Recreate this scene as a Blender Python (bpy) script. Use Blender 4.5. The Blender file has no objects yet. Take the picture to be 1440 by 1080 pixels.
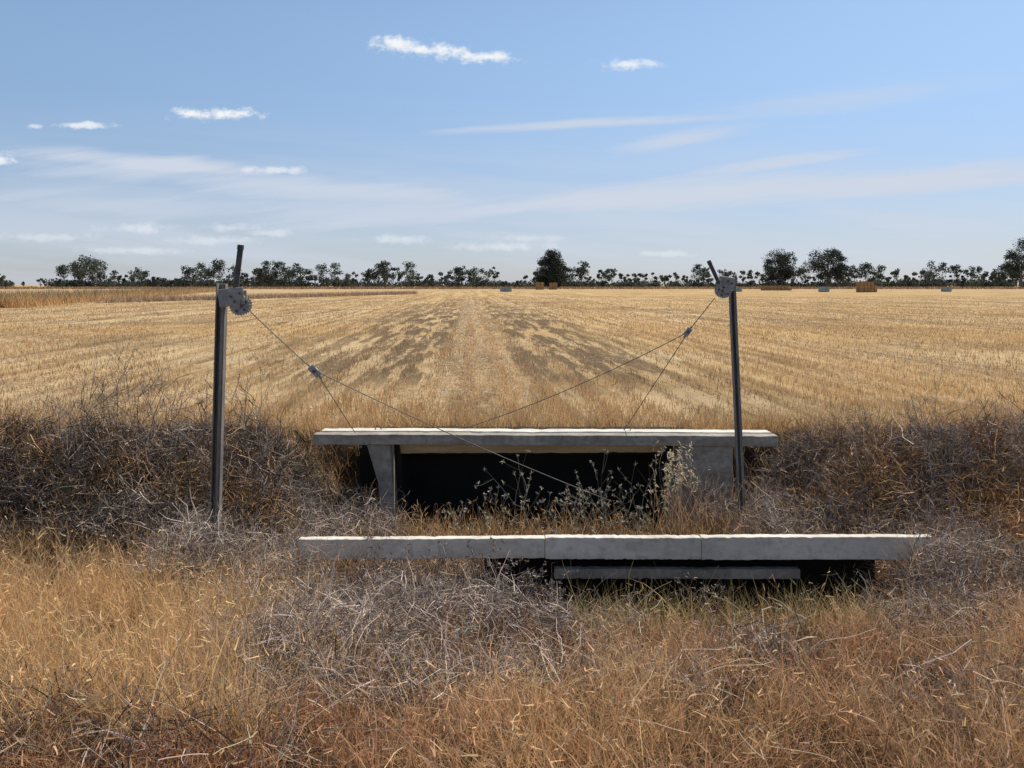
import bpy, bmesh, math, random
import numpy as np
from mathutils import Vector, Matrix
random.seed(7); R=np.random.default_rng(11)
scene=bpy.context.scene
scene.view_settings.view_transform='Standard'
try: scene.view_settings.look='None'
except: pass
scene.view_settings.exposure=0
COL=scene.collection
SUN_EL=math.radians(58); SUN_AZ=math.radians(48)

# ---------------------------------------------------------------- helpers
def link(ob,parent=None):
    COL.objects.link(ob)
    if parent: ob.parent=parent
    return ob
def empty(name,loc=(0,0,0)):
    e=bpy.data.objects.new(name,None); e.location=loc; e.empty_display_size=.2
    return link(e)
def nz(n,t,**k):
    nd=n.new(t)
    for a,b in k.items(): setattr(nd,a,b)
    return nd
def newmat(name):
    m=bpy.data.materials.new(name); m.use_nodes=True
    m.node_tree.nodes.clear()
    return m,m.node_tree.nodes,m.node_tree.links

def leafmat(name,trans=.3):
    m,n,l=newmat(name)
    out=nz(n,'ShaderNodeOutputMaterial')
    at=nz(n,'ShaderNodeAttribute',attribute_name='Col')
    d=nz(n,'ShaderNodeBsdfDiffuse')
    l.new(at.outputs['Color'],d.inputs['Color'])
    if trans>0:
        t=nz(n,'ShaderNodeBsdfTranslucent'); mx=nz(n,'ShaderNodeMixShader'); mx.inputs[0].default_value=trans
        l.new(at.outputs['Color'],t.inputs['Color'])
        l.new(d.outputs[0],mx.inputs[1]); l.new(t.outputs[0],mx.inputs[2]); l.new(mx.outputs[0],out.inputs[0])
    else: l.new(d.outputs[0],out.inputs[0])
    return m
def surfmat(name,c1,c2,scale=6,rough=.8,metal=0,bump=.3,c3=None,streak=None,fine=60,c3amt=.6):
    """weathered two/three-colour noise material in object space"""
    m,n,l=newmat(name)
    out=nz(n,'ShaderNodeOutputMaterial'); p=nz(n,'ShaderNodeBsdfPrincipled')
    p.inputs['Roughness'].default_value=rough; p.inputs['Metallic'].default_value=metal
    tc=nz(n,'ShaderNodeTexCoord'); mp=nz(n,'ShaderNodeMapping')
    if streak: mp.inputs['Scale'].default_value=streak
    l.new(tc.outputs['Object'],mp.inputs[0])
    a=nz(n,'ShaderNodeTexNoise'); a.inputs['Scale'].default_value=scale; a.inputs['Detail'].default_value=8; a.inputs['Roughness'].default_value=.65
    l.new(mp.outputs[0],a.inputs['Vector'])
    cr=nz(n,'ShaderNodeValToRGB'); cr.color_ramp.elements[0].position=.36; cr.color_ramp.elements[1].position=.64
    cr.color_ramp.elements[0].color=(*c1,1); cr.color_ramp.elements[1].color=(*c2,1)
    l.new(a.outputs['Fac'],cr.inputs[0]); last=cr.outputs[0]
    b=nz(n,'ShaderNodeTexNoise'); b.inputs['Scale'].default_value=fine; b.inputs['Detail'].default_value=6; b.inputs['Roughness'].default_value=.7
    l.new(tc.outputs['Object'],b.inputs['Vector'])
    if c3:
        mr=nz(n,'ShaderNodeMapRange'); mr.inputs[1].default_value=.46; mr.inputs[2].default_value=.76; mr.inputs[4].default_value=c3amt
        l.new(b.outputs['Fac'],mr.inputs[0])
        mx=nz(n,'ShaderNodeMix',data_type='RGBA'); l.new(mr.outputs[0],mx.inputs[0]); l.new(last,mx.inputs[6]); mx.inputs[7].default_value=(*c3,1); last=mx.outputs[2]
    l.new(last,p.inputs['Base Color'])
    bp=nz(n,'ShaderNodeBump'); bp.inputs['Strength'].default_value=bump; bp.inputs['Distance'].default_value=.006
    l.new(b.outputs['Fac'],bp.inputs['Height']); l.new(bp.outputs[0],p.inputs['Normal'])
    l.new(p.outputs[0],out.inputs[0])
    return m

def bm_box(bm,c,s,rot=None,bev=.004,seg=1):
    M=Matrix.Translation(Vector(c))@(rot.to_4x4() if rot else Matrix())@Matrix.Diagonal((*s,1))
    r=bmesh.ops.create_cube(bm,size=1,matrix=M)
    if bev:
        es=list({e for v in r['verts'] for e in v.link_edges})
        bmesh.ops.bevel(bm,geom=es,offset=bev,segments=seg,affect='EDGES')
def bm_cyl(bm,p0,p1,r0,r1=None,seg=12):
    p0=Vector(p0);p1=Vector(p1); d=p1-p0
    M=Matrix.Translation((p0+p1)/2)@d.to_track_quat('Z','Y').to_matrix().to_4x4()
    bmesh.ops.create_cone(bm,cap_ends=True,segments=seg,radius1=r0,radius2=r0 if r1 is None else r1,depth=d.length,matrix=M)
def bm_obj(name,bm,mat,parent=None,smooth=False):
    me=bpy.data.meshes.new(name); bm.to_mesh(me); bm.free()
    me.materials.append(mat)
    if smooth:
        for p in me.polygons: p.use_smooth=True
    return link(bpy.data.objects.new(name,me),parent)

def norm(v): return v/np.maximum(np.linalg.norm(v,axis=-1,keepdims=True),1e-9)
class Strips:
    def __init__(s): s.v=[];s.f=[];s.c=[];s.n=0
    def add(s,base,dirn,L,W,K,col,noise=.15,grav=.0,taper=.85,tip=1.1,side=None):
        N=len(base)
        if N==0: return base
        L=np.broadcast_to(np.asarray(L,float),(N,)); W=np.broadcast_to(np.asarray(W,float),(N,))
        col=np.broadcast_to(np.asarray(col,float),(N,3))
        d=norm(np.broadcast_to(np.asarray(dirn,float),(N,3)))
        if side is None: side=norm(np.cross(d,R.normal(size=(N,3))))
        pts=[base]; 
        for k in range(K):
            d=norm(d+R.normal(size=(N,3))*noise+np.array([0,0,-grav])*(k+1)/K)
            pts.append(pts[-1]+d*(L/K)[:,None])
        P=np.stack(pts,1)
        w=W[:,None]*(1-taper*np.linspace(0,1,K+1))[None,:]
        off=side[:,None,:]*w[:,:,None]*.5
        V=np.stack([P-off,P+off],2)
        b=s.n+np.arange(N)[:,None]*(K+1)*2+np.arange(K)[None,:]*2
        F=np.stack([b,b+1,b+3,b+2],-1).reshape(-1,4)
        C=col[:,None,None,:]*np.linspace(1,tip,K+1)[None,:,None,None]*np.ones((1,1,2,1))
        s.v.append(V.reshape(-1,3)); s.f.append(F); s.c.append(C.reshape(-1,3)); s.n+=N*(K+1)*2
        return pts[-1]
    def quads(s,cent,size,col,flat=0):
        N=len(cent); a=R.normal(size=(N,3)); a=norm(a); b=norm(np.cross(a,R.normal(size=(N,3))))
        sz=np.broadcast_to(np.asarray(size,float),(N,))[:,None]
        V=np.stack([cent-a*sz*.5,cent+b*sz*.32,cent+a*sz*.5,cent-b*sz*.32],1)
        F=s.n+np.arange(N)[:,None]*4+np.arange(4)[None,:]
        s.v.append(V.reshape(-1,3)); s.f.append(F); s.c.append(np.repeat(np.broadcast_to(col,(N,3)),4,0)); s.n+=N*4
    def build(s,name,mat,parent=None):
        v=np.concatenate(s.v);f=np.concatenate(s.f);c=np.concatenate(s.c)
        me=bpy.data.meshes.new(name)
        me.vertices.add(len(v)); me.vertices.foreach_set('co',v.astype(np.float32).ravel())
        me.loops.add(f.size); me.loops.foreach_set('vertex_index',f.astype(np.int32).ravel())
        me.polygons.add(len(f)); me.polygons.foreach_set('loop_start',np.arange(0,f.size,4,dtype=np.int32))
        me.update(calc_edges=True)
        ca=me.color_attributes.new('Col','FLOAT_COLOR','POINT')
        mx=c.max(1,keepdims=True); c=c*np.minimum(1,.82/np.maximum(mx,1e-6))
        rgba=np.ones((len(v),4),np.float32); rgba[:,:3]=np.clip(c,0.004,.85)
        ca.data.foreach_set('color',rgba.ravel())
        me.materials.append(mat); print(name,len(f))
        return link(bpy.data.objects.new(name,me),parent)
def sn(x,y,s=1,seed=0):
    r=np.random.default_rng(seed); o=np.zeros_like(np.asarray(x,float))
    for i in range(7):
        a=r.uniform(0,6.28); f=s*r.uniform(.5,2.2); p=r.uniform(0,6.28)
        o=o+np.sin((x*math.cos(a)+y*math.sin(a))*f+p+1.3*np.sin((x*math.sin(a)-y*math.cos(a))*f*.7+p))
    return o/4.0
def ss(x,a,b):
    t=np.clip((x-a)/(b-a),0,1); return t*t*(3-2*t)

# ---------------------------------------------------------------- terrain
def H(x,y):
    x=np.asarray(x,float); y=np.asarray(y,float)
    near=.42-.36*ss(y,2.0,4.6)
    side=ss(np.abs(x-.4),1.9,2.9)             # 0 at structure, 1 away
    a=near-(.16*(1-side)+.05*side)*ss(y,4.2,5.0)
    pit=ss(x,-.2,.3)*(1-ss(x,2.4,2.7))*ss(y,4.85,5.1)*(1-ss(y,5.5,5.7))
    a=a-.42*pit
    rise=.52*ss(y,6.5,7.5)*side
    a=a-.16*side*ss(y,5.3,6.0)+rise
    a=a-.25*(1-side)*ss(y,6.7,7.2)
    a=a+(.42-(-.3))*(1-side)*ss(y,8.3,8.6)
    fall=ss(y,8.8,10.5)
    a=a*(1-fall)
    a=a+.03*sn(x,y,2.2,3)*(1-ss(y,9,11))+.012*sn(x,y,7,4)*(1-ss(y,12,20))
    return a
def axis(a,b,st,lim,g=1.12):
    core=list(np.arange(a,b+1e-6,st)); s=st; v=core[-1]; hi=[]
    while v<lim: s*=g; v+=s; hi.append(v)
    return core,hi
c,hi=axis(-6.5,6.5,.1,3500); xs=np.array([-h for h in hi[::-1]]+c+hi)
c,hi=axis(-4,11,.08,4500); ys=np.array([-3000,-600,-100,-30,-12,-7]+c+hi)
X,Y=np.meshgrid(xs,ys); Z=H(X,Y)
me=bpy.data.meshes.new('ground'); nx,ny=len(xs),len(ys)
v=np.stack([X,Y,Z],-1).reshape(-1,3); i=np.arange(nx-1)[None,:]+np.arange(ny-1)[:,None]*nx
f=np.stack([i,i+1,i+nx+1,i+nx],-1).reshape(-1,4)
me.vertices.add(len(v)); me.vertices.foreach_set('co',v.astype(np.float32).ravel())
me.loops.add(f.size); me.loops.foreach_set('vertex_index',f.astype(np.int32).ravel())
me.polygons.add(len(f)); me.polygons.foreach_set('loop_start',np.arange(0,f.size,4,dtype=np.int32))
me.update(calc_edges=True)
for p in me.polygons: p.use_smooth=True
m,n,l=newmat('ground_dry_stubble')
out=nz(n,'ShaderNodeOutputMaterial'); p=nz(n,'ShaderNodeBsdfDiffuse')
geo=nz(n,'ShaderNodeNewGeometry'); sep=nz(n,'ShaderNodeSeparateXYZ'); l.new(geo.outputs['Position'],sep.inputs[0])
def math_(op,a,b=None,cl=False):
    q=nz(n,'ShaderNodeMath',operation=op); q.use_clamp=cl
    for k,vv in enumerate((a,b)):
        if vv is None: continue
        if isinstance(vv,(int,float)): q.inputs[k].default_value=vv
        else: l.new(vv,q.inputs[k])
    return q.outputs[0]
def noise_(vec,scale,det=4,ro=.55):
    q=nz(n,'ShaderNodeTexNoise'); q.inputs['Scale'].default_value=scale; q.inputs['Detail'].default_value=det; q.inputs['Roughness'].default_value=ro
    l.new(vec,q.inputs['Vector']); return q.outputs['Fac']
def mapr(v_,a,b,c_=0,d_=1):
    q=nz(n,'ShaderNodeMapRange'); q.interpolation_type='SMOOTHSTEP'
    for k,x_ in enumerate((a,b,c_,d_)): q.inputs[k+1].default_value=x_
    l.new(v_,q.inputs[0]); return q.outputs[0]
def mixc(fac,a,b,mode='MIX'):
    q=nz(n,'ShaderNodeMix',data_type='RGBA',blend_type=mode)
    if isinstance(fac,(int,float)): q.inputs[0].default_value=fac
    else: l.new(fac,q.inputs[0])
    for k,vv in ((6,a),(7,b)):
        if isinstance(vv,tuple): q.inputs[k].default_value=(*vv,1)
        else: l.new(vv,q.inputs[k])
    return q.outputs[2]
u=math_('ADD',sep.outputs[0],math_('MULTIPLY',sep.outputs[1],.055))
def comb(a,b):
    q=nz(n,'ShaderNodeCombineXYZ'); l.new(a,q.inputs[0]); l.new(b,q.inputs[1]); return q.outputs[0]
st=noise_(comb(u,math_('MULTIPLY',sep.outputs[1],.03)),.55,5,.7); st2=noise_(comb(u,math_('MULTIPLY',sep.outputs[1],.10)),1.7,5,.7)
patch=noise_(geo.outputs['Position'],.09,5,.65); band=noise_(comb(math_('MULTIPLY',u,.12),sep.outputs[1]),.05,5,.65)
fieldc=mixc(mapr(st,.41,.59),(.21,.135,.07),(.52,.355,.18))
fieldc=mixc(mapr(st2,.42,.58,0,.7),fieldc,(.60,.45,.26))
fieldc=mixc(mapr(patch,.5,.62,0,.6),fieldc,(.20,.135,.075))
fieldc=mixc(mapr(band,.47,.58,0,.55),fieldc,(.46,.28,.11))
# worn, trafficked strips either side of the chaff line
dk=math_('ADD',math_('MULTIPLY',mapr(u,-7.5,-2.5),mapr(u,-.3,-1.0)),math_('MULTIPLY',mapr(u,.9,1.5),mapr(u,7,3)))
dk=math_('MULTIPLY',math_('MULTIPLY',dk,mapr(sep.outputs[1],13,18)),mapr(sep.outputs[1],110,40))
fieldc=mixc(math_('MULTIPLY',dk,mapr(st2,.56,.46,.1,.95)),fieldc,(.15,.105,.065))
nn=noise_(geo.outputs['Position'],3,8,.7); nf=noise_(geo.outputs['Position'],45,6,.75)
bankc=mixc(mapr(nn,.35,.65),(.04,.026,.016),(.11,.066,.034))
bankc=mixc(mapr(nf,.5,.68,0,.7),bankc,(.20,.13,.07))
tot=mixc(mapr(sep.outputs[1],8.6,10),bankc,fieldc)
tot=mixc(mapr(sep.outputs[2],-.12,-.28),tot,(.015,.011,.008))  # low ground goes near-black, painting in the shade of pit and culvert
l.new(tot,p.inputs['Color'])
bp=nz(n,'ShaderNodeBump'); bp.inputs['Strength'].default_value=.8; bp.inputs['Distance'].default_value=.04
l.new(nf,bp.inputs['Height']); l.new(bp.outputs[0],p.inputs['Normal']); l.new(p.outputs[0],out.inputs[0])
me.materials.append(m); link(bpy.data.objects.new('ground',me))

# ---------------------------------------------------------------- vegetation
GR=leafmat('dry_grass_blades',.3); TW=leafmat('dry_twigs',0); LF=leafmat('eucalyptus_leaves',.15)
gold=np.array([.68,.435,.205]); bronze=np.array([.43,.255,.13]); red=np.array([.35,.18,.09]); grey=np.array([.35,.28,.225]); green=np.array([.25,.25,.08]); pale=np.array([.76,.60,.39])
def vary(c,N,s=.25,h=.05):
    c=np.broadcast_to(c,(N,3)); return c*np.exp(R.normal(size=(N,1))*s)*(1+R.normal(size=(N,3))*h)
def updir(N,lean): 
    d=R.normal(size=(N,3))*lean; d[:,2]=1; return norm(d)

# --- foreground grass (tufts)
fg=Strips()
NT=4700
ty=R.uniform(1.9,5.15,NT); tx=R.uniform(-1,1,NT)*(ty*.72+.4)
zn=sn(tx,ty,1.6,9); z2=sn(tx,ty,3.2,77); z3=sn(tx,ty,5.5,78); z4=sn(tx,ty,1.1,79)
isgold=(tx+.3*zn<-1.25-.12*(ty-4))&(ty>2.7)&(z2+.5*(ty>3.3)>-.35)
isgreen=(tx>.3)&(tx<2.2)&(ty>4.35)&(np.abs(zn)<.9)
greyz=(np.abs(tx+.55)<.9)&(ty>3.1)&(~isgold)
keep=(R.random(NT)<np.where(greyz,.30,.95)*np.where((z2<-.4)&~isgold,.4,1)*np.where(z3<-.3,.5,1))&~((tx>.2)&(tx<2.5)&(ty>4.95))
for lab in range(5):
    mix=R.random(NT)
    if lab==0: sel=isgold&keep; c=gold*1.12;h=(.16,.48);nb=17
    elif lab==1: sel=isgreen&keep&~isgold; c=green*.5+bronze*.5;h=(.12,.32);nb=15
    elif lab==2: sel=keep&~isgold&~isgreen&(zn+mix*.9<.1); c=red*1.1;h=(.06,.2);nb=16
    elif lab==3: sel=keep&~isgold&~isgreen&(zn+mix*.9>=.1)&(zn+mix*.9<.8); c=bronze*1.02+grey*.1;h=(.08,.28);nb=16
    else: sel=keep&~isgold&~isgreen&(zn+mix*.9>=.8); c=bronze*.55+gold*.45;h=(.12,.36);nb=14
    q=np.where(sel)[0]; q=np.repeat(q,nb); N=len(q)
    tint=np.exp(np.random.default_rng(5+lab).normal(size=NT)*.36+.14*z3+.16*z4)[q]
    tall=np.where(np.random.default_rng(9+lab).random(NT)<.10,1.35,.9)[q]
    bx=tx[q]+R.normal(size=N)*.028; by=ty[q]+R.normal(size=N)*.028
    base=np.stack([bx,by,H(bx,by)-.01],1)
    ln=R.uniform(*h,N)*(.6+.35*np.minimum(tint,1.6))*tall; d=updir(N,.36 if lab==0 else .40)
    wsc=np.where(tall>1,1.,.8)
    tips=fg.add(base,d,ln,R.uniform(.0022,.0052,N)*wsc,4,vary(c,N,.5)*tint[:,None],noise=.16,grav=.20,tip=1.4)
    hs=R.random(N)<(.18 if lab in(0,3,4) else .05)
    tt=tips[hs]; fg.add(tt,np.stack([R.normal(size=len(tt))*.5,R.normal(size=len(tt))*.5,R.uniform(-.3,.9,len(tt))],1),R.uniform(.025,.055,len(tt)),R.uniform(.004,.008,len(tt)),2,vary(c*1.25+.03,len(tt),.2),taper=.7)
# litter
N=26000
y=R.uniform(1.9,6.9,N); x=R.uniform(-1,1,N)*(y*.72+.4); z=H(x,y)+R.uniform(0,.07,N)
k=~((x>.1)&(x<2.5)&(y>4.95)&(y<5.7)); x,y,z=x[k],y[k],z[k]; N=len(x)
d=R.normal(size=(N,3)); d[:,2]=np.abs(d[:,2])*.35
zz=sn(x,y,2.5,21)[:,None]
fg.add(np.stack([x,y,z],1),d,R.uniform(.05,.18,N),R.uniform(.002,.005,N),3,vary(np.where(zz>0,red*.8,bronze*.6+grey*.2),N,.6),noise=.35)
N=260; y=R.uniform(2.3,5.0,N); x=R.uniform(-1,1,N)*(y*.70); z=H(x,y)+R.uniform(.05,.18,N); d=R.normal(size=(N,3)); d[:,2]=np.abs(d[:,2])*.3
fg.add(np.stack([x,y,z],1),d,R.uniform(.12,.34,N),R.uniform(.003,.0045,N),6,vary(pale*.8,N,.25),noise=.12,grav=.03,taper=.4)
fg.build('dry_grass',GR)

# --- channel + bank grass
bg=Strips()
NT=3600
ty=R.uniform(5.42,9.6,NT); tx=R.uniform(-1,1,NT)*(ty*.72+.5)
inside=(tx>-1.25)&(tx<1.75)
keep=~(inside&(ty>6.75)&(ty<8.6))&(R.random(NT)<np.where(inside|(ty>8.3),1,.4))&~((tx>-2)&(tx<2.6)&(ty>7.3)&(ty<7.8))&~((tx>-.2)&(tx<2.6)&(ty<5.75))
q=np.repeat(np.where(keep)[0],11); N=len(q)
bx=tx[q]+R.normal(size=N)*.05; by=ty[q]+R.normal(size=N)*.05
far=ty[q]>8.2
base=np.stack([bx,by,H(bx,by)-.01],1)
cc=np.where(far[:,None],gold*.8+bronze*.1,bronze*.55+gold*.2+green*.06)
ln=np.where(far,R.uniform(.12,.32,N),R.uniform(.1,.32,N))
tips=bg.add(base,updir(N,.3),ln,R.uniform(.004,.008,N),3,vary(cc,N,.5),noise=.14,grav=.22,tip=1.25)
hs=R.random(N)<.25; tt=tips[hs]
bg.add(tt,np.stack([R.normal(size=len(tt))*.4,R.normal(size=len(tt))*.4,R.uniform(0,1,len(tt))],1),R.uniform(.03,.06,len(tt)),.008,2,vary(gold*.85,len(tt),.2),taper=.7)
# tall grass against the right-hand pier and the ends of the beam
for (cx,cy,n_,h_,sx) in [(1.75,7.2,170,.55,.22),(2.2,7.2,150,.55,.2),(-1.35,7.2,130,.45,.15),(2.75,5.2,160,.42,.18),(-1.35,5.22,160,.36,.22),(1.6,6.7,120,.4,.2),(-.9,5.2,90,.28,.25)]:
    bx=cx+R.normal(size=n_)*sx; by=cy+R.normal(size=n_)*.06; b=np.stack([bx,by,H(bx,by)],1)
    bg.add(b,updir(n_,.2),h_*R.uniform(.5,1.35,n_),R.uniform(.004,.008,n_),4,vary(bronze*.8+grey*.2,n_,.45),noise=.12,grav=.15,tip=1.3)
bg.build('channel_bank_grass',GR)

# --- tangled dead tumbleweed mounds
def mound(S,cx,cy,r,h,n,col,w=.005,L=(.12,.42),hi=1.75,lo=.75):
    a=R.uniform(0,6.283,n); rr=r*np.sqrt(R.random(n)); x=cx+rr*np.cos(a); y=cy+rr*np.sin(a)*.8
    top=h*np.sqrt(np.clip(1-(rr/r)**2,0,1))*(.75+.45*sn(x,y,7,17)); z=H(x,y)+top*R.random(n)**.6
    d=R.normal(size=(n,3))+np.stack([np.cos(a)*.4,np.sin(a)*.4,np.full(n,.6)],1)
    b=np.stack([x,y,z],1); Ls=R.uniform(*L,n)*R.uniform(.5,1.2,n)
    bright=np.where(R.random((n,1))<.25,hi,lo)
    tip=S.add(b-norm(d)*Ls[:,None]*.4,d,Ls,R.uniform(.6,1.5,n)*w,4,vary(col,n,.38)*bright,noise=.28,grav=.12,taper=.65,tip=1.25)
    m2=R.random(n)<.7; t=tip[m2]
    S.add(t,R.normal(size=(len(t),3))+[0,0,.4],R.uniform(.03,.11,len(t)),w*.7,2,vary(col*1.1,len(t),.4),noise=.4)
tw=Strips()
for (cx,cy,r,h,n,cm) in [(-1.05,4.0,.55,.36,1500,1),(-.7,4.75,.62,.3,1500,1),(-.1,4.5,.55,.28,1200,.95),(-1.5,4.75,.4,.3,700,.9),
    (-2.15,5.35,.42,.46,1200,.95),(-1.7,5.75,.4,.42,1000,.9),(-1.3,6.25,.5,.42,1300,.9),(-.35,3.4,.55,.22,850,1),(.45,3.5,.6,.17,600,1.0),
    (-1.9,2.85,.5,.24,1100,.42),(-1.2,3.3,.45,.2,700,.7),(-2.3,3.3,.3,.2,350,.5),(-1.1,2.7,.4,.16,500,.6),(1.9,3.2,.5,.17,400,.9),(.5,4.5,.4,.2,400,.9),(1.2,3.9,.35,.18,280,.9),(2.3,4.2,.35,.25,380,.8),(2.6,4.7,.6,.25,700,.85),(3.3,5.2,.6,.35,900,.85),(2.75,5.5,.5,.45,1000,.9),(2.75,5.1,.32,.46,700,.9),(2.4,5.12,.2,.4,200,.8),
    (-.7,5.75,.4,.2,400,.8),(2.15,6.3,.4,.4,600,.9),(3.8,4.4,.5,.2,400,.8),(-1.75,7.0,.4,.4,900,.9),(-1.5,5.15,.4,.42,900,.9),(-1.0,5.12,.35,.32,600,.9),(-.45,5.1,.35,.30,500,.85),(.05,5.05,.25,.36,420,.75),(2.2,7.1,.4,.62,900,.8),(1.8,7.1,.32,.58,800,.75),(-1.55,7.2,.3,.55,600,.8)]:
    mound(tw,cx,cy,r,h,n,grey*cm*.95,w=.004)
for _ in range(60):   # left bank
    cy=random.uniform(6.1,8.0); cx=random.uniform(-6.2,-2.0); mound(tw,cx,cy,random.uniform(.25,.6),random.uniform(.14,.48),random.randint(350,620),grey*random.uniform(.28,.75) if random.random()<.82 else bronze*.6,w=.0065,L=(.15,.5),hi=2.1,lo=.6)
for _ in range(58):
    cy=random.uniform(6.0,8.0); cx=random.uniform(2.5,6.4); mound(tw,cx,cy,random.uniform(.25,.6),random.uniform(.12,.44),random.randint(350,620),grey*random.uniform(.5,1.15) if random.random()<.72 else bronze*.75,w=.0065,L=(.15,.5),hi=1.9,lo=.65)
tw.build('tumbleweed_thicket',TW)

# --- branching weeds
def weed(S,base,h,nst,col,heads=None,spread=.3,w=.006,lv=2):
    b=np.tile(np.array(base,float),(nst,1)); b+=R.normal(size=b.shape)*[.03,.03,0]
    d=norm(R.normal(size=(nst,3))*spread+[0,0,1]); Ls=h*R.uniform(.55,1,nst)*.5
    for l_ in range(lv+1):
        t=S.add(b,d,Ls,w,3,vary(col,len(b),.2),noise=.12,taper=.3)
        if l_==lv: break
        k=3; nd=norm((t-b)/np.maximum(Ls,1e-3)[:,None]); mid=b+(t-b)*R.uniform(.5,1,len(b))[:,None]
        b=np.repeat(t,k,0); b[::3]=mid; d=norm(np.repeat(nd,k,0)+R.normal(size=(len(b),3))*.45); Ls=np.repeat(Ls,k)*R.uniform(.4,.75,len(b)); w*=.7
    if heads is not None:
        hc=np.repeat(t,12,0); dd=norm(R.normal(size=(len(hc),3))+[0,0,.2])
        S.add(hc,dd,R.uniform(.008,.024,len(hc)),.006,1,vary(heads,len(hc),.3),taper=.4)
wd=Strips()
tg=np.array([.31,.265,.195]); 
for x,y,h in [(.12,6.1,.9),(.3,6.0,.6),(.66,6.2,.8),(.88,6.15,.95),(.45,6.3,.55),(-.1,6.3,.6),(1.0,6.3,.55),(-.35,6.2,.5),(.55,6.1,.85),(.75,6.3,.7)]:
    weed(wd,(x,y,float(H(x,y))),h,3,tg*.75,tg*1.2,.28,.007)
for x,y,h in [(0,5.05,.6),(.1,5.0,.5),(-.15,5.0,.55),(1.25,5.0,.55),(.3,4.9,.45),(-.55,5.05,.5),(-.9,5.1,.55),(1.9,5.0,.5),(2.3,5.1,.5),(.05,4.95,.6),(1.15,4.95,.5)]:
    weed(wd,(x,y,float(H(x,y))),h,4,grey*.55,grey*.7,.33,.005)
wd.build('thistle_weeds',TW)
sk=Strips()
for _ in range(46):
    x=random.uniform(-4.2,-2.2) if random.random()<.75 else random.uniform(-6,-4.4); y=random.uniform(6.7,7.9); weed(sk,(x,y,float(H(x,y))+.15),random.uniform(.4,1.0),3,grey*.6,None,.4,.009,3)
for _ in range(38):
    x=random.uniform(3.8,5.6) if random.random()<.7 else random.uniform(2.6,3.8); y=random.uniform(6.7,7.9); weed(sk,(x,y,float(H(x,y))+.1),random.uniform(.4,.9),3,grey*.7,None,.4,.009,3)
sk.build('dead_roadside_shrub',TW)
ot=Strips()
for x,y,h in [(1.38,6.95,.8),(1.46,6.9,.75),(1.32,6.9,.5),(1.4,6.85,.6)]:
    n_=7; b=np.tile([x,y,float(H(x,y))],(n_,1))+R.normal(size=(n_,3))*[.03,.03,0]
    t=ot.add(b,updir(n_,.10)+[.09,0,0],h*R.uniform(.55,1.15,n_),.005,5,vary(pale*.6,n_,.2),noise=.06,grav=.08,taper=.5)
    hc=np.repeat(t,13,0)+R.normal(size=(n_*13,3))*[.016,.016,.06]
    ot.add(hc,R.normal(size=(len(hc),3))*[.6,.6,.4]+[.1,0,-.6],R.uniform(.025,.05,len(hc)),.012,2,vary(pale*1.0,len(hc),.15),taper=.8)
ot.build('wild_oat_plant',GR)

# --- field stubble
fs=Strips()
N=200000
dd=9.6*np.exp(R.random(N)**.95*math.log(130/9.6)); 
lat=R.uniform(-1,1,N)*(dd*.70+.5)
u_=lat+.055*dd
wander=.10*sn(lat*.5,dd*.5,.6,61)
row=.72
u_=np.where(R.random(N)<.70,np.round(u_/row)*row+R.normal(size=N)*.12+wander,u_); lat=u_-.055*dd
band_=np.sin(u_*.75+1.2*np.sin(u_*.23))+.7*sn(u_*1.0,dd*.06,1.2,31)
patch_=sn(lat,dd*.35,.35,41)+.4*sn(lat,dd*.5,1.1,43)
brk=np.clip(.65+.5*sn(u_*1.8,dd*.07,1.2,45),0,1.15)
dkm=(ss(u_,-7.5,-2.5)*ss(-u_,.3,1.0)+ss(u_,.9,1.5)*ss(-u_,-7,-3))*ss(dd,13,18)*(1-ss(dd,40,110))*brk
trk=np.exp(-((lat+.42*dd-.9*np.sin(dd*.12))/1.0)**2)*ss(dd,11,14)+np.exp(-((lat+.30*dd+1.5)/.9)**2)*ss(dd,14,20)
keep=R.random(N)<np.clip(.74+.18*band_-.5*ss(patch_,.3,.9)-.55*dkm-.3*trk,.08,1)
dd,lat,band_,patch_,dkm,trk=dd[keep],lat[keep],band_[keep],patch_[keep],dkm[keep],trk[keep]; N=len(dd)
sc=dd/11
hh=R.uniform(.05,.14,N)*np.where(dd<12.5,1.7,1)*(1-.35*ss(dd,20,120))
zz=sn(lat,dd*.4,.7,47)
cc=gold*.86*(1+.19*band_[:,None]+.10*zz[:,None]+.2*trk[:,None])+ ss(patch_,.1,.8)[:,None]*np.array([-.13,-.095,-.04])-dkm[:,None]*np.array([.13,.08,.02])+[0,.014,.02]
b=np.stack([lat,dd,H(lat,dd)-.01],1)
sd=norm(np.stack([np.ones(N),R.normal(size=N)*.5,np.zeros(N)],1))
fs.add(b,updir(N,.25),hh,R.uniform(.006,.011,N)*sc**.85,1,vary(np.clip(cc,.03,1),N,.36),noise=.05,taper=.6,tip=1.15,side=sd)
N=85000; dd=9.6*np.exp(R.random(N)*math.log(90/9.6)); lat=R.uniform(-1,1,N)*(dd*.7+.5)
ctr=R.random(N)<.05; lat=np.where(ctr,R.uniform(-.6,1.0,N)-.055*dd,lat); uu=lat+.055*dd
sw=(sn(lat*1.0,dd*.4,.8,51)+R.normal(size=N)*.4>.25)|((np.abs(uu-.25)<.8)&(dd>14))
sw&=~((((uu>-5)&(uu<-.8))|((uu>1.4)&(uu<5)))&(dd>15)&(dd<60)&(R.random(N)<.75))
sw&=~(ctr&(dd<14))
dd,lat=dd[sw],lat[sw]; N=len(dd)
fs.add(np.stack([lat,dd,H(lat,dd)+.03],1),R.normal(size=(N,3))*[1,1,.12],R.uniform(.1,.3,N),.008*(dd/11),2,vary(pale*.92,N,.2),noise=.2)
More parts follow.
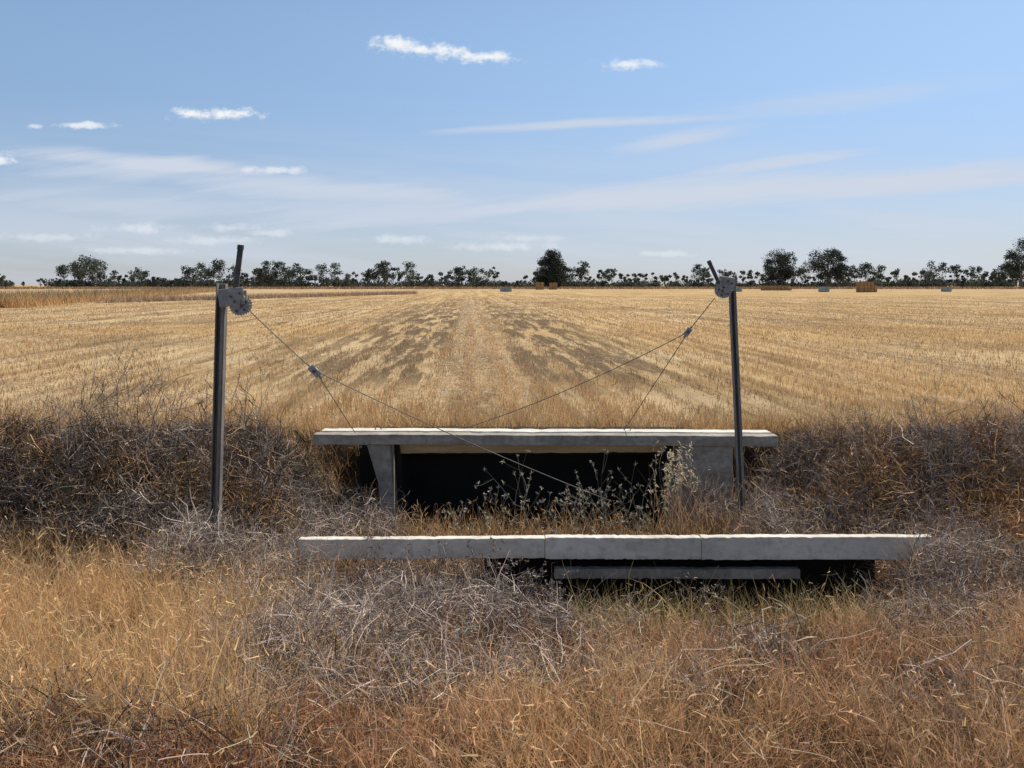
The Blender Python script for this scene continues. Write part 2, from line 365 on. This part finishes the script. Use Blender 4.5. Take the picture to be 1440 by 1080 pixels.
for (px,d_,n_,h_) in [(-2.1,21,90,.45),(-1.8,22,60,.4),(-13,17,40,.35),(2.2,16,50,.35),(5.5,13,60,.35),(-2.6,12.5,120,.4),(-1.6,11.8,100,.38),(.5,12,60,.35),(7.,20,50,.4),(-4,11.2,90,.4),(3.4,11,90,.4),(1.8,11.5,60,.4)]:
    b=np.stack([px+R.normal(size=n_)*.3,d_+R.normal(size=n_)*.3,np.zeros(n_)],1)
    fs.add(b,updir(n_,.15),R.uniform(.5,1,n_)*h_,.012,3,vary(gold*.7,n_,.25),noise=.08,grav=.1)
fs.build('crop_stubble',GR)

# --- weedy bank of the side channel, far left
fb=Strips(); N=22000
t=R.random(N)**1.6; 
y=66+t*170; x=-44.5-(y-66)*.27+R.normal(size=N)*1.5
z=np.zeros(N)
fb.add(np.stack([x,y,z],1),updir(N,.3),R.uniform(.4,1.7,N)*(1-.2*t),.05+.07*t,2,vary(np.where(((x+45+(y-66)*.27)>1.6)[:,None],gold*.8,grey*.5+green*.25),N,.35),noise=.2)
N=9000; x=R.uniform(-44,-20,N); y=66+(x+44)*3.2+R.normal(size=N)*2+20
fb.add(np.stack([x,y,np.zeros(N)],1),updir(N,.3),R.uniform(.3,.9,N),.09,2,vary(grey*.6+gold*.3,N,.3),noise=.2)
N=18000; x=R.uniform(-330,330,N); y=R.uniform(330,400,N)
fb.add(np.stack([x,y,np.zeros(N)],1),updir(N,.3),R.uniform(.4,1.3,N),.5,1,vary(bronze*.6+grey*.2,N,.3),noise=.1)
fb.build('roadside_weeds',GR)

# ---------------------------------------------------------------- trees
bark=surfmat('gum_tree_bark',(.10,.08,.06),(.24,.20,.16),3,.9)
def crown(S,x,y,h,w,nleaf,tone,low=.25,size=.7,dy=1.):
    nb=max(4,int(w*h/9))
    cs=[]; g=math.sqrt(w*h)
    for _ in range(nb):
        f=random.uniform(0,1); zz=h*(low+(.88-low)*f); rw=w*.5*math.sin(math.pi*min(1,.28+.60*f))*.85
        a=random.uniform(0,6.28); q=random.uniform(.1,1)*rw
        cs.append((x+math.cos(a)*q,y+math.sin(a)*q,zz,random.uniform(.11,.21)*g))
    per=nleaf//nb
    for (a,b,c_,r) in cs:
        p=R.normal(size=(per,3)); p=norm(p)*(r*R.random((per,1))**.45); p[:,2]*=.75
        p+=[a,b,c_]; p=p[p[:,2]>h*.04]
        S.quads(p,R.uniform(.5,1.3,len(p))*size,vary(tone*random.uniform(.7,1.35),len(p),.3,.08))
tl=Strips(); tone=np.array([.090,.102,.080])
def trunk(S,x,y,h,w,col=np.array([.15,.13,.11])):
    n_=7; b=np.tile([x,y,0.],(n_,1)); b[1:,2]=h*R.uniform(.12,.4,n_-1); d=R.normal(size=(n_,3))*.5; d[:,2]=1.; d[0]=[.05,0,1]
    S.add(b,d,h*R.uniform(.35,.6,n_),np.r_[w,np.full(n_-1,w*.5)],3,vary(col,n_,.1),noise=.1,side=np.tile([1.,0,0],(n_,1)))
prof=[(-120,24),(-60,26),(-5,25),(12,8),(60,10),(72,24),(95,27),(118,33),(145,30),(170,14),(195,24),(215,12),(240,20),(268,27),(290,29),(330,28),(350,24),(378,27),(405,26),(432,25),(455,29),(480,27),(500,16),(520,28),(548,28),(572,28),(598,15),(620,14),(640,20),(664,28),(688,24),(712,13),(738,16),(760,18),(800,22),(818,27),(835,27),(855,22),(880,16),(905,16),(925,23),(948,17),(965,29),(975,27),(1000,16),(1030,24),(1055,23),(1075,20),(1120,24),(1140,24),(1185,18),(1208,24),(1240,26),(1265,20),(1290,26),(1322,36),(1350,30),(1380,29),(1405,26),(1440,28),(1490,30),(1550,27)]
def pint(a): 
    return np.interp(a,[q[0] for q in prof],[q[1] for q in prof])
a=-150.
while a<1600:
    hp=float(pint(a)); d_=random.uniform(405,460)
    hgt=max(3,(hp*random.choice([.6,.8,1.,1.1,1.25,1.4]))*d_/1100+1.0); w=hgt*random.uniform(.5,1.0)
    x=(a-720)*d_/1100
    crown(tl,x,d_,hgt,w,int(130+hgt*w*3.6),tone*random.uniform(.7,1.25),random.choice([.1,.2,.35,.45]),.95); trunk(tl,x,d_,hgt,.45)
    a+=random.uniform(3,15) if not (8<a<62) else 24
for _ in range(460):      # shrubby understorey
    d_=random.uniform(430,490); x=random.uniform(-340,350); px=720+x/d_*1100
    if 12<px<60: continue
    hh_=random.uniform(2.8,6.6)*(1 if px<600 or px>1180 else .8); w=random.uniform(6,14); k=int(36+w*hh_*1.9)
    p=norm(R.normal(size=(k,3)))*R.random((k,1))**.4*[w/2,w/3,hh_*.5]+[x,d_,hh_*.42]
    p=p[p[:,2]>.1]
    tl.quads(p,R.uniform(.7,1.6,len(p)),vary(tone*random.uniform(.65,1.1),len(p),.3))
tl.build('distant_tree_line',LF)
def bigtree(name,x,y,h,w,nl,low,splitc):
    e=empty(name,(x,y,0))
    bm=bmesh.new(); tr=h*.024
    bm_cyl(bm,(0,0,-.2),(h*.01,0,h*.3),tr,tr*.7,8)
    for k in range(8):
        a=k*.785+random.uniform(-.3,.3); z0=h*random.uniform(.18,.34); q=w*random.uniform(.15,.34)
        p1=(math.cos(a)*q*.5,math.sin(a)*q*.5,z0+h*.18); p2=(math.cos(a)*q,math.sin(a)*q,z0+h*random.uniform(.32,.5))
        bm_cyl(bm,(h*.01,0,z0),p1,tr*.5,tr*.35,6); bm_cyl(bm,p1,p2,tr*.35,tr*.12,6)
    bm_obj('trunk_and_limbs',bm,bark,e)
    S=Strips()
    for (ox,wz,hh_) in splitc:
        crown(S,ox*w,0,h*hh_,w*wz,int(nl*wz),tone*.75,low,.66)
    S.build('crown',LF,e)
bigtree('eucalyptus_tree',19.8,385,19.8,15,7500,.1,[(0,1,1),(.12,.9,.88),(-.18,.9,.88)])
bigtree('eucalyptus_tree',131,380,20.3,18,5000,.24,[(-.1,.85,1),(.22,.7,.95),(-.28,.6,.82)])
bigtree('eucalyptus_tree',153,380,21,20,5200,.28,[(-.2,.75,.97),(.15,.8,1),(.32,.5,.8)])
bigtree('eucalyptus_tree',246,378,26,18,4200,.3,[(.05,.85,1),(-.22,.6,.75)])

# ---------------------------------------------------------------- hay
hay=surfmat('baled_straw',(.24,.13,.06),(.40,.24,.10),2,.95,c3=(.5,.34,.16),fine=14)
wrapm=surfmat('bale_wrap_film',(.17,.23,.22),(.26,.32,.31),1.5,.45,c3=(.32,.38,.36),fine=8)
def stack(name,x,y,nx_,nz_,bw,bh,mat,rot=0.,ny_=2):
    bm=bmesh.new()
    for k in range(nz_):
        for i_ in range(nx_-(1 if k==nz_-1 and nx_>3 else 0)):
            for j in range(ny_):
                bm_box(bm,((i_-(nx_-1)/2)*bw+random.uniform(-.05,.05),j*bw*1.02+random.uniform(-.05,.05),(k+.5)*bh),(bw*.97,bw*.97,bh*.97),bev=.08,seg=2)
    o=bm_obj(name,bm,mat); o.location=(x,y,0); o.rotation_euler[2]=rot
stack('hay_bale_stack',91,200,5,3,1.0,.9,hay,.25)
stack('hay_bale_stack',88,260,8,2,1.2,.8,hay,0)
stack('hay_bale_stack',10.8,300,2,3,1.4,.95,hay,.2)
stack('hay_bale_stack',16,302,3,3,1.0,.9,hay,.1)
stack('wrapped_hay_bale',82,205,2,1,1.1,1.4,wrapm,.1)
stack('wrapped_hay_bale',118,212,2,1,1.0,1.3,wrapm,.0)
stack('wrapped_hay_bale',-1.6,215,3,1,1.0,1.3,wrapm,.2)
stack('wrapped_hay_bale',62,215,2,1,1.1,1.3,wrapm,-.1)

# ---------------------------------------------------------------- regulator structure
conc=surfmat('weathered_concrete',(.24,.20,.155),(.42,.37,.295),3.5,.9,bump=.8,c3=(.13,.105,.08),streak=(1,1,2.5),fine=18,c3amt=.85)
conc2=surfmat('pale_concrete',(.56,.50,.40),(.78,.71,.59),2.6,.9,bump=.6,c3=(.34,.28,.21),streak=(.7,1,2.5),fine=15,c3amt=.75)
wood=surfmat('aged_timber',(.50,.36,.18),(.66,.50,.29),4,.85,bump=.5,c3=(.3,.22,.12),streak=(.5,4,6),fine=40)  # timber colour brightened to stand in for sunlight on the inner beam
shade_conc=surfmat('painted_shade_concrete',(.010,.008,.006),(.02,.016,.012),3,.95)  # near-black: the shade inside both openings is put into the colour
def plank(name,parent,x0,x1,y0,y1,z0,z1,mat,sag=.0012,bev=.005,tilt=0.):
    bm=bmesh.new(); bm_box(bm,((x0+x1)/2,(y0+y1)/2,(z0+z1)/2),(x1-x0,y1-y0,z1-z0),bev=0)
    ed=[e for e in bm.edges if abs((e.verts[0].co-e.verts[1].co).x)>.5*(x1-x0)]
    bmesh.ops.subdivide_edges(bm,edges=ed,cuts=50)
    for v_ in bm.verts:
        s_=v_.co.x; v_.co.z+=sag*math.sin(s_*3.1+z0*9)+random.uniform(-1,1)*.0022+tilt*(s_-x0); v_.co.y+=random.uniform(-1,1)*.002
        if random.random()<.05: v_.co.z-=.005*(1 if v_.co.z>(z0+z1)/2 else -1)
    o=bm_obj(name,bm,mat,parent); md=o.modifiers.new('bevel','BEVEL'); md.width=bev; md.segments=2; md.limit_method='ANGLE'; md.angle_limit=math.radians(50)
    return o
br=empty('concrete_footbridge')
plank('deck_front',br,-1.88,2.52,7.40,7.53,.485,.582,conc,tilt=-.004)
plank('deck_rear',br,-1.84,2.50,7.54,7.68,.49,.592,conc2,tilt=-.004)
plank('inner_beam',br,-1.25,1.62,7.70,7.80,.335,.44,wood,tilt=.004)
plank('culvert_cover',br,-1.5,1.9,7.81,8.8,.30,.40,shade_conc)
def prism(name,parent,pts_front,y0,y1,mat,dx=0):
    bm=bmesh.new(); a=[bm.verts.new((x,y0,z)) for x,z in pts_front]; b=[bm.verts.new((x+dx,y1,z)) for x,z in pts_front]
    bm.faces.new(a); bm.faces.new(b[::-1])
    for k in range(len(a)): bm.faces.new((a[k],b[k],b[(k+1)%len(a)],a[(k+1)%len(a)]))
    bmesh.ops.recalc_face_normals(bm,faces=bm.faces); bmesh.ops.bevel(bm,geom=list(bm.edges),offset=.006,segments=1,affect='EDGES')
    return bm_obj(name,bm,mat,parent)
prism('pier_left',br,[(-1.38,.478),(-1.16,.478),(-1.10,-.4),(-1.25,-.4),(-1.27,.1)],7.43,7.66,conc)
prism('wing_left',br,[(-1.16,.45),(-1.10,.45),(-1.06,-.4),(-1.12,-.4)],7.665,8.5,shade_conc)
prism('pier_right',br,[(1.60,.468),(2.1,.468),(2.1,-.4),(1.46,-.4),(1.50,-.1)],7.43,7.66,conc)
prism('wing_right',br,[(1.50,.45),(1.58,.45),(1.55,-.4),(1.47,-.4)],7.665,8.5,shade_conc)
prism('culvert_back',br,[(-1.6,.29),(2,.29),(2,-.5),(-1.6,-.5)],8.2,8.26,shade_conc)
steel=surfmat('weathered_galvanised_steel',(.16,.14,.115),(.29,.26,.225),8,.65,.1,.3,c3=(.12,.08,.055),streak=(3,3,.6),fine=50)
steel_l=surfmat('galvanised_plate',(.28,.26,.225),(.47,.445,.395),14,.6,.1,.3,c3=(.16,.11,.08),fine=60)
dark=surfmat('dark_worn_steel',(.06,.055,.05),(.14,.13,.115),10,.55,.3,.3)
for k,(x,y) in enumerate([(-1.3,7.6),(1.12,7.6)]):
    bm=bmesh.new(); pr=None
    for j in range(11):
        t=math.pi*j/10; pt=(x+.03*math.cos(t),y,.575+.055*math.sin(t))
        if pr: bm_cyl(bm,pr,pt,.005,seg=6)
        pr=pt
    bm_obj('lifting_loop_%d'%(k+1),bm,dark,br)
hw=empty('concrete_headwall')
plank('beam_left',hw,-1.45,.222,5.30,5.365,.135,.272,conc2,tilt=.005)
plank('beam_middle',hw,.225,1.282,5.296,5.365,.138,.285,conc2)
plank('beam_right',hw,1.285,2.85,5.301,5.365,.132,.287,conc2,tilt=.001)
plank('lower_rail',hw,.29,1.97,5.34,5.40,-.012,.055,conc)
plank('shade_cap',hw,-.2,2.6,5.37,5.72,.115,.155,shade_conc)  # unseen cover, added to keep light out of the hole under the beam
prism('rear_face',hw,[(-.2,.11),(2.6,.11),(2.6,-.7),(-.2,-.7)],5.60,5.66,shade_conc)

def tube_between(bm,p0,p1,w,dpt,t=.008):
    p0=Vector(p0);p1=Vector(p1); d=p1-p0
    zax=d.normalized(); xax=Vector((1,0,0)); xax=(xax-zax*xax.dot(zax)).normalized(); yax=zax.cross(xax)
    M=Matrix((xax,yax,zax)).transposed()
    c_=(p0+p1)/2; L=d.length
    bm_box(bm,c_+yax*(dpt/2),(w,t,L),M,.002)
    bm_box(bm,c_+xax*(w/2-t/2),(t,dpt-t,L),M,.002)
    bm_box(bm,c_-xax*(w/2-t/2),(t,dpt-t,L),M,.002)
    bm_box(bm,c_-yax*(dpt/2-t)+xax*(w*.22),(w*.3,t,L),M,.002)
def gear(bm,c,r,th,teeth=22):
    vs=[]
    for side in (0,1):
        ring=[]
        for k in range(teeth*3):
            a=2*math.pi*k/(teeth*3); rr=r*(1 if k%3==0 else .88)
            ring.append(bm.verts.new((c[0]+rr*math.cos(a),c[1]+(side-.5)*th,c[2]+rr*math.sin(a))))
        vs.append(ring); bm.faces.new(ring)
    m_=len(vs[0])
    for k in range(m_): bm.faces.new((vs[0][k],vs[0][(k+1)%m_],vs[1][(k+1)%m_],vs[1][k]))
def post(name,top,base,w,dpt,wc,wr,h0,h1,hw_,side):
    e=empty(name)
    bm=bmesh.new(); tube_between(bm,base,top,w,dpt); bm_obj('upright',bm,steel,e)
    y=top[1]-dpt*.5
    bm=bmesh.new(); gear(bm,(wc[0],y-.045,wc[2]),wr,.008); gear(bm,(wc[0],y+.02,wc[2]),wr*.93,.008)
    bmesh.ops.recalc_face_normals(bm,faces=bm.faces); bm_obj('ratchet_wheel',bm,steel_l,e)
    bm=bmesh.new(); bm_cyl(bm,(wc[0],y-.065,wc[2]),(wc[0],y+.05,wc[2]),wr*.24); bm_cyl(bm,(wc[0],y-.04,wc[2]),(wc[0],y+.014,wc[2]),wr*.55,seg=20)
    for k in range(5):
        a=k*1.2566+.5; bm_cyl(bm,(wc[0]+wr*.6*math.cos(a),y-.054,wc[2]+wr*.6*math.sin(a)),(wc[0]+wr*.6*math.cos(a),y-.048,wc[2]+wr*.6*math.sin(a)),wr*.12,seg=8)
    bm_obj('drum_and_bolts',bm,dark,e)
    bm=bmesh.new(); s=side
    bm_box(bm,((top[0]+s*w*.5+wc[0])/2+s*.004,y-.061,wc[2]+wr*.75),(abs(wc[0]-top[0])+.03,.006,wr*1.6),Matrix.Rotation(-s*.12,3,'Y'),.003)
    bm_box(bm,(wc[0]-s*.01,y-.068,wc[2]+wr*.4),(wr*.6,.006,wr*1.5),Matrix.Rotation(s*.1,3,'Y'),.003)
    bm_box(bm,((top[0]+wc[0])/2,y+.034,wc[2]+wr*.6),(abs(wc[0]-top[0])+.05,.006,wr*1.5),None,.002)
    bm_obj('winch_bracket',bm,steel_l,e)
    bm=bmesh.new()
    for dx,dz in ((-.02,.35),(.02,1.1),(-.05*s,.8)):
        bm_cyl(bm,(wc[0]+dx-s*.01,y-.084,wc[2]+wr*dz),(wc[0]+dx-s*.01,y-.06,wc[2]+wr*dz),.009,seg=6)
    bm_obj('fixing_bolts',bm,dark,e)
    bm=bmesh.new(); h0=Vector(h0);h1=Vector(h1); d=(h1-h0).normalized()
    a=math.atan2(d.x,d.z); Rm=Matrix.Rotation(a,3,'Y'); L=(h1-h0).length
    bm_box(bm,(h0+h1)/2,(hw_,.018,L),Rm,.004)
    bm_cyl(bm,h1-d*.03,h1+d*.005,hw_*.62,hw_*.58,12)
    bm_obj('lever_handle',bm,dark,e)
    return e
pl=post('winch_post',(-2.225,6.0,2.005),(-2.287,6.0,-.2),.072,.06,(-2.062,6.0,1.842),.084,(-2.10,5.93,1.93),(-2.056,5.93,2.295),.042,1)
pr_=post('winch_post',(1.912,6.8,2.03),(2.022,6.8,-.5),.054,.055,(1.822,6.8,1.95),.074,(1.82,6.74,1.93),(1.696,6.74,2.20),.032,-1)
cab=surfmat('steel_cable',(.10,.09,.08),(.17,.155,.13),40,.6,.2,.3)
def cable(parent,name,a,b,r=.0035,sag=.02):
    cu=bpy.data.curves.new(name,'CURVE'); cu.dimensions='3D'; cu.bevel_depth=r; cu.bevel_resolution=2
    sp=cu.splines.new('POLY'); sp.points.add(14)
    for k in range(15):
        t=k/14; p_=Vector(a).lerp(Vector(b),t); p_.z-=sag*4*t*(1-t); sp.points[k].co=(*p_,1)
    cu.materials.append(cab); return link(bpy.data.objects.new(name,cu),parent)
def block(parent,c,ang,s=1.):
    bm=bmesh.new(); c=Vector(c); Rm=Matrix.Rotation(ang,3,'Y')
    for o in (-.014,.014): bm_box(bm,c+Vector((0,o,0)),(.095*s,.004,.05*s),Rm,.012*s*.1)
    bm_cyl(bm,c+Vector((0,-.01,0)),c+Vector((0,.01,0)),.026*s,seg=16)
    d=Rm@Vector((1,0,0))
    for k in (-1,1): bm_cyl(bm,c+d*.04*s*k,c+d*.075*s*k,.008,seg=8)
    bm_obj('pulley_cheeks',bm,steel_l,parent)
    bm=bmesh.new(); bm_cyl(bm,c+Vector((0,-.024,0)),c+Vector((0,.024,0)),.014*s); bm_obj('pulley_pin',bm,dark,parent)
c1=empty('winch_cable'); 
B1=(-1.538,6.1,1.324); cable(c1,'cable_from_winch',(-2.0,5.96,1.80),B1,sag=.006); block(c1,B1,math.atan2(.47,.46),1.05)
cable(c1,'cable_to_bank',(-1.51,6.1,1.29),(-1.48,7.38,.60),sag=.0); cable(c1,'cable_to_gate',(-1.50,6.1,1.31),(.84,6.6,.17),sag=.03)
c2=empty('winch_cable')
B2=(1.527,6.8,1.586); cable(c2,'cable_from_winch',(1.755,6.76,1.885),B2,sag=.0); block(c2,B2,-math.atan2(.3,.22),.8)
cable(c2,'cable_to_deck',(1.5,6.8,1.57),(-.46,7.6,.6),sag=.05); cable(c2,'cable_to_loop',(1.51,6.8,1.55),(1.12,7.6,.63),sag=.0)

# ---------------------------------------------------------------- world
w=bpy.data.worlds.new('World'); scene.world=w; w.use_nodes=True; n=w.node_tree.nodes; l=w.node_tree.links; n.clear()
out=nz(n,'ShaderNodeOutputWorld'); bgn=nz(n,'ShaderNodeBackground'); bgn.inputs[1].default_value=.10
sky=nz(n,'ShaderNodeTexSky'); sky.sky_type='NISHITA'; sky.sun_disc=False; sky.sun_elevation=SUN_EL; sky.sun_rotation=SUN_AZ
sky.air_density=1.0; sky.dust_density=.4; sky.ozone_density=1.5
tc=nz(n,'ShaderNodeTexCoord'); sp=nz(n,'ShaderNodeSeparateXYZ'); l.new(tc.outputs['Generated'],sp.inputs[0])
ym=math_('MAXIMUM',sp.outputs[1],.05); U=math_('DIVIDE',sp.outputs[0],ym); V=math_('DIVIDE',sp.outputs[2],ym)
UV=comb(U,V)
front=mapr(sp.outputs[1],.05,.2)
def vmap(loc,rot,sc,src=UV):
    q=nz(n,'ShaderNodeMapping',vector_type='TEXTURE'); q.inputs[1].default_value=(loc[0],loc[1],0); q.inputs[2].default_value=(0,0,rot); q.inputs[3].default_value=(sc[0],sc[1],1)
    l.new(src,q.inputs[0]); return q.outputs[0]
def length_(v_):
    q=nz(n,'ShaderNodeVectorMath',operation='LENGTH'); l.new(v_,q.inputs[0]); return q.outputs['Value']
puff=noise_(vmap((0,0),0,(1,.7)),46,6,.66); puff2=math_('MULTIPLY',math_('SUBTRACT',puff,.5),3.4)
cum=None
for (px,py,a_,b_,op) in [(560,63,42,13,1),(585,70,40,10,1),(630,73,36,13,1),(680,80,48,9,1),(303,160,66,9,1),(872,91,34,9,.85),(915,90,20,7,.6),(115,176,50,5.5,.8),(52,178,12,4,.6),(2,224,20,9,1),(388,239,44,6,.6),(200,321,54,8,.45),(330,320,50,6,.4),(385,328,34,6,.4),(562,336,48,7,.45),(700,347,80,7,.4),(60,334,80,7,.35),(300,338,70,7,.35),(935,357,36,5,.35),(190,352,80,6,.35),(740,335,60,5,.3)]:
    L_=length_(vmap(((px-720)/1100,(400-py)/1100),-.12 if py<120 and px<700 else 0,(a_/1100,b_/1100)))
    v_=math_('MULTIPLY',mapr(math_('ADD',L_,puff2),1.2,.0),op)
    cum=v_ if cum is None else math_('MAXIMUM',cum,v_)
cn=noise_(vmap((0,0),.12,(6,.5)),11,7,.66); cn2=noise_(vmap((0,0),-.08,(5,.4)),6,6,.62)
cir=None
for (px,py,a_,b_,rt,op) in [(820,174,250,8,.05,.8),(950,198,130,15,.17,.75),(230,232,370,18,-.1,1),(420,262,500,30,-.09,.85),(950,275,620,34,.07,1),(1080,230,160,13,.12,.85),(1200,262,420,24,.06,1),(560,300,500,36,.02,.8),(1200,135,270,20,.12,.4),(1280,310,300,26,-.12,.75),(150,290,300,38,-.05,.7)]:
    L_=length_(vmap(((px-720)/1100,(400-py)/1100),rt,(a_/1100,b_/1100)))
    v_=math_('MULTIPLY',mapr(math_('ADD',L_,math_('MULTIPLY',math_('SUBTRACT',cn,.5),2.6)),1.2,.0),op)
    cir=v_ if cir is None else math_('MAXIMUM',cir,v_)
haze=math_('MULTIPLY',mapr(V,.26,.02),mapr(cn2,.38,.62,.3,.75))
cir=math_('MULTIPLY',math_('MAXIMUM',cir,haze),front); cum=math_('MULTIPLY',cum,front)
tintc=mixc(mapr(sp.outputs[2],0,.34),(.74,.78,.99),(1.34,1.36,1.34))
tint=mixc(1.0,sky.outputs[0],tintc,'MULTIPLY')
c_=mixc(cir,tint,(6.2,6.8,7.9)); c_=mixc(cum,c_,(9.0,9.2,9.5))
l.new(c_,bgn.inputs[0]); l.new(bgn.outputs[0],out.inputs[0])
w.cycles.sampling_method='MANUAL'; w.cycles.sample_map_resolution=512
sl=bpy.data.lights.new('sun','SUN'); sl.energy=5.0; sl.angle=math.radians(.5); sl.color=(1,.945,.85)
so=link(bpy.data.objects.new('sun',sl)); dv=Vector((math.sin(SUN_AZ)*math.cos(SUN_EL),math.cos(SUN_AZ)*math.cos(SUN_EL),math.sin(SUN_EL)))
so.rotation_euler=dv.to_track_quat('Z','Y').to_euler(); so.location=(0,0,30)
# ---------------------------------------------------------------- camera
cd=bpy.data.cameras.new('camera'); cd.sensor_width=36; cd.lens=27.5; cd.shift_y=-140/1440; cd.clip_end=8000; cd.clip_start=.05
co=link(bpy.data.objects.new('camera',cd)); co.location=(0,0,2.0); co.rotation_euler=(math.radians(90),0,0); scene.camera=co
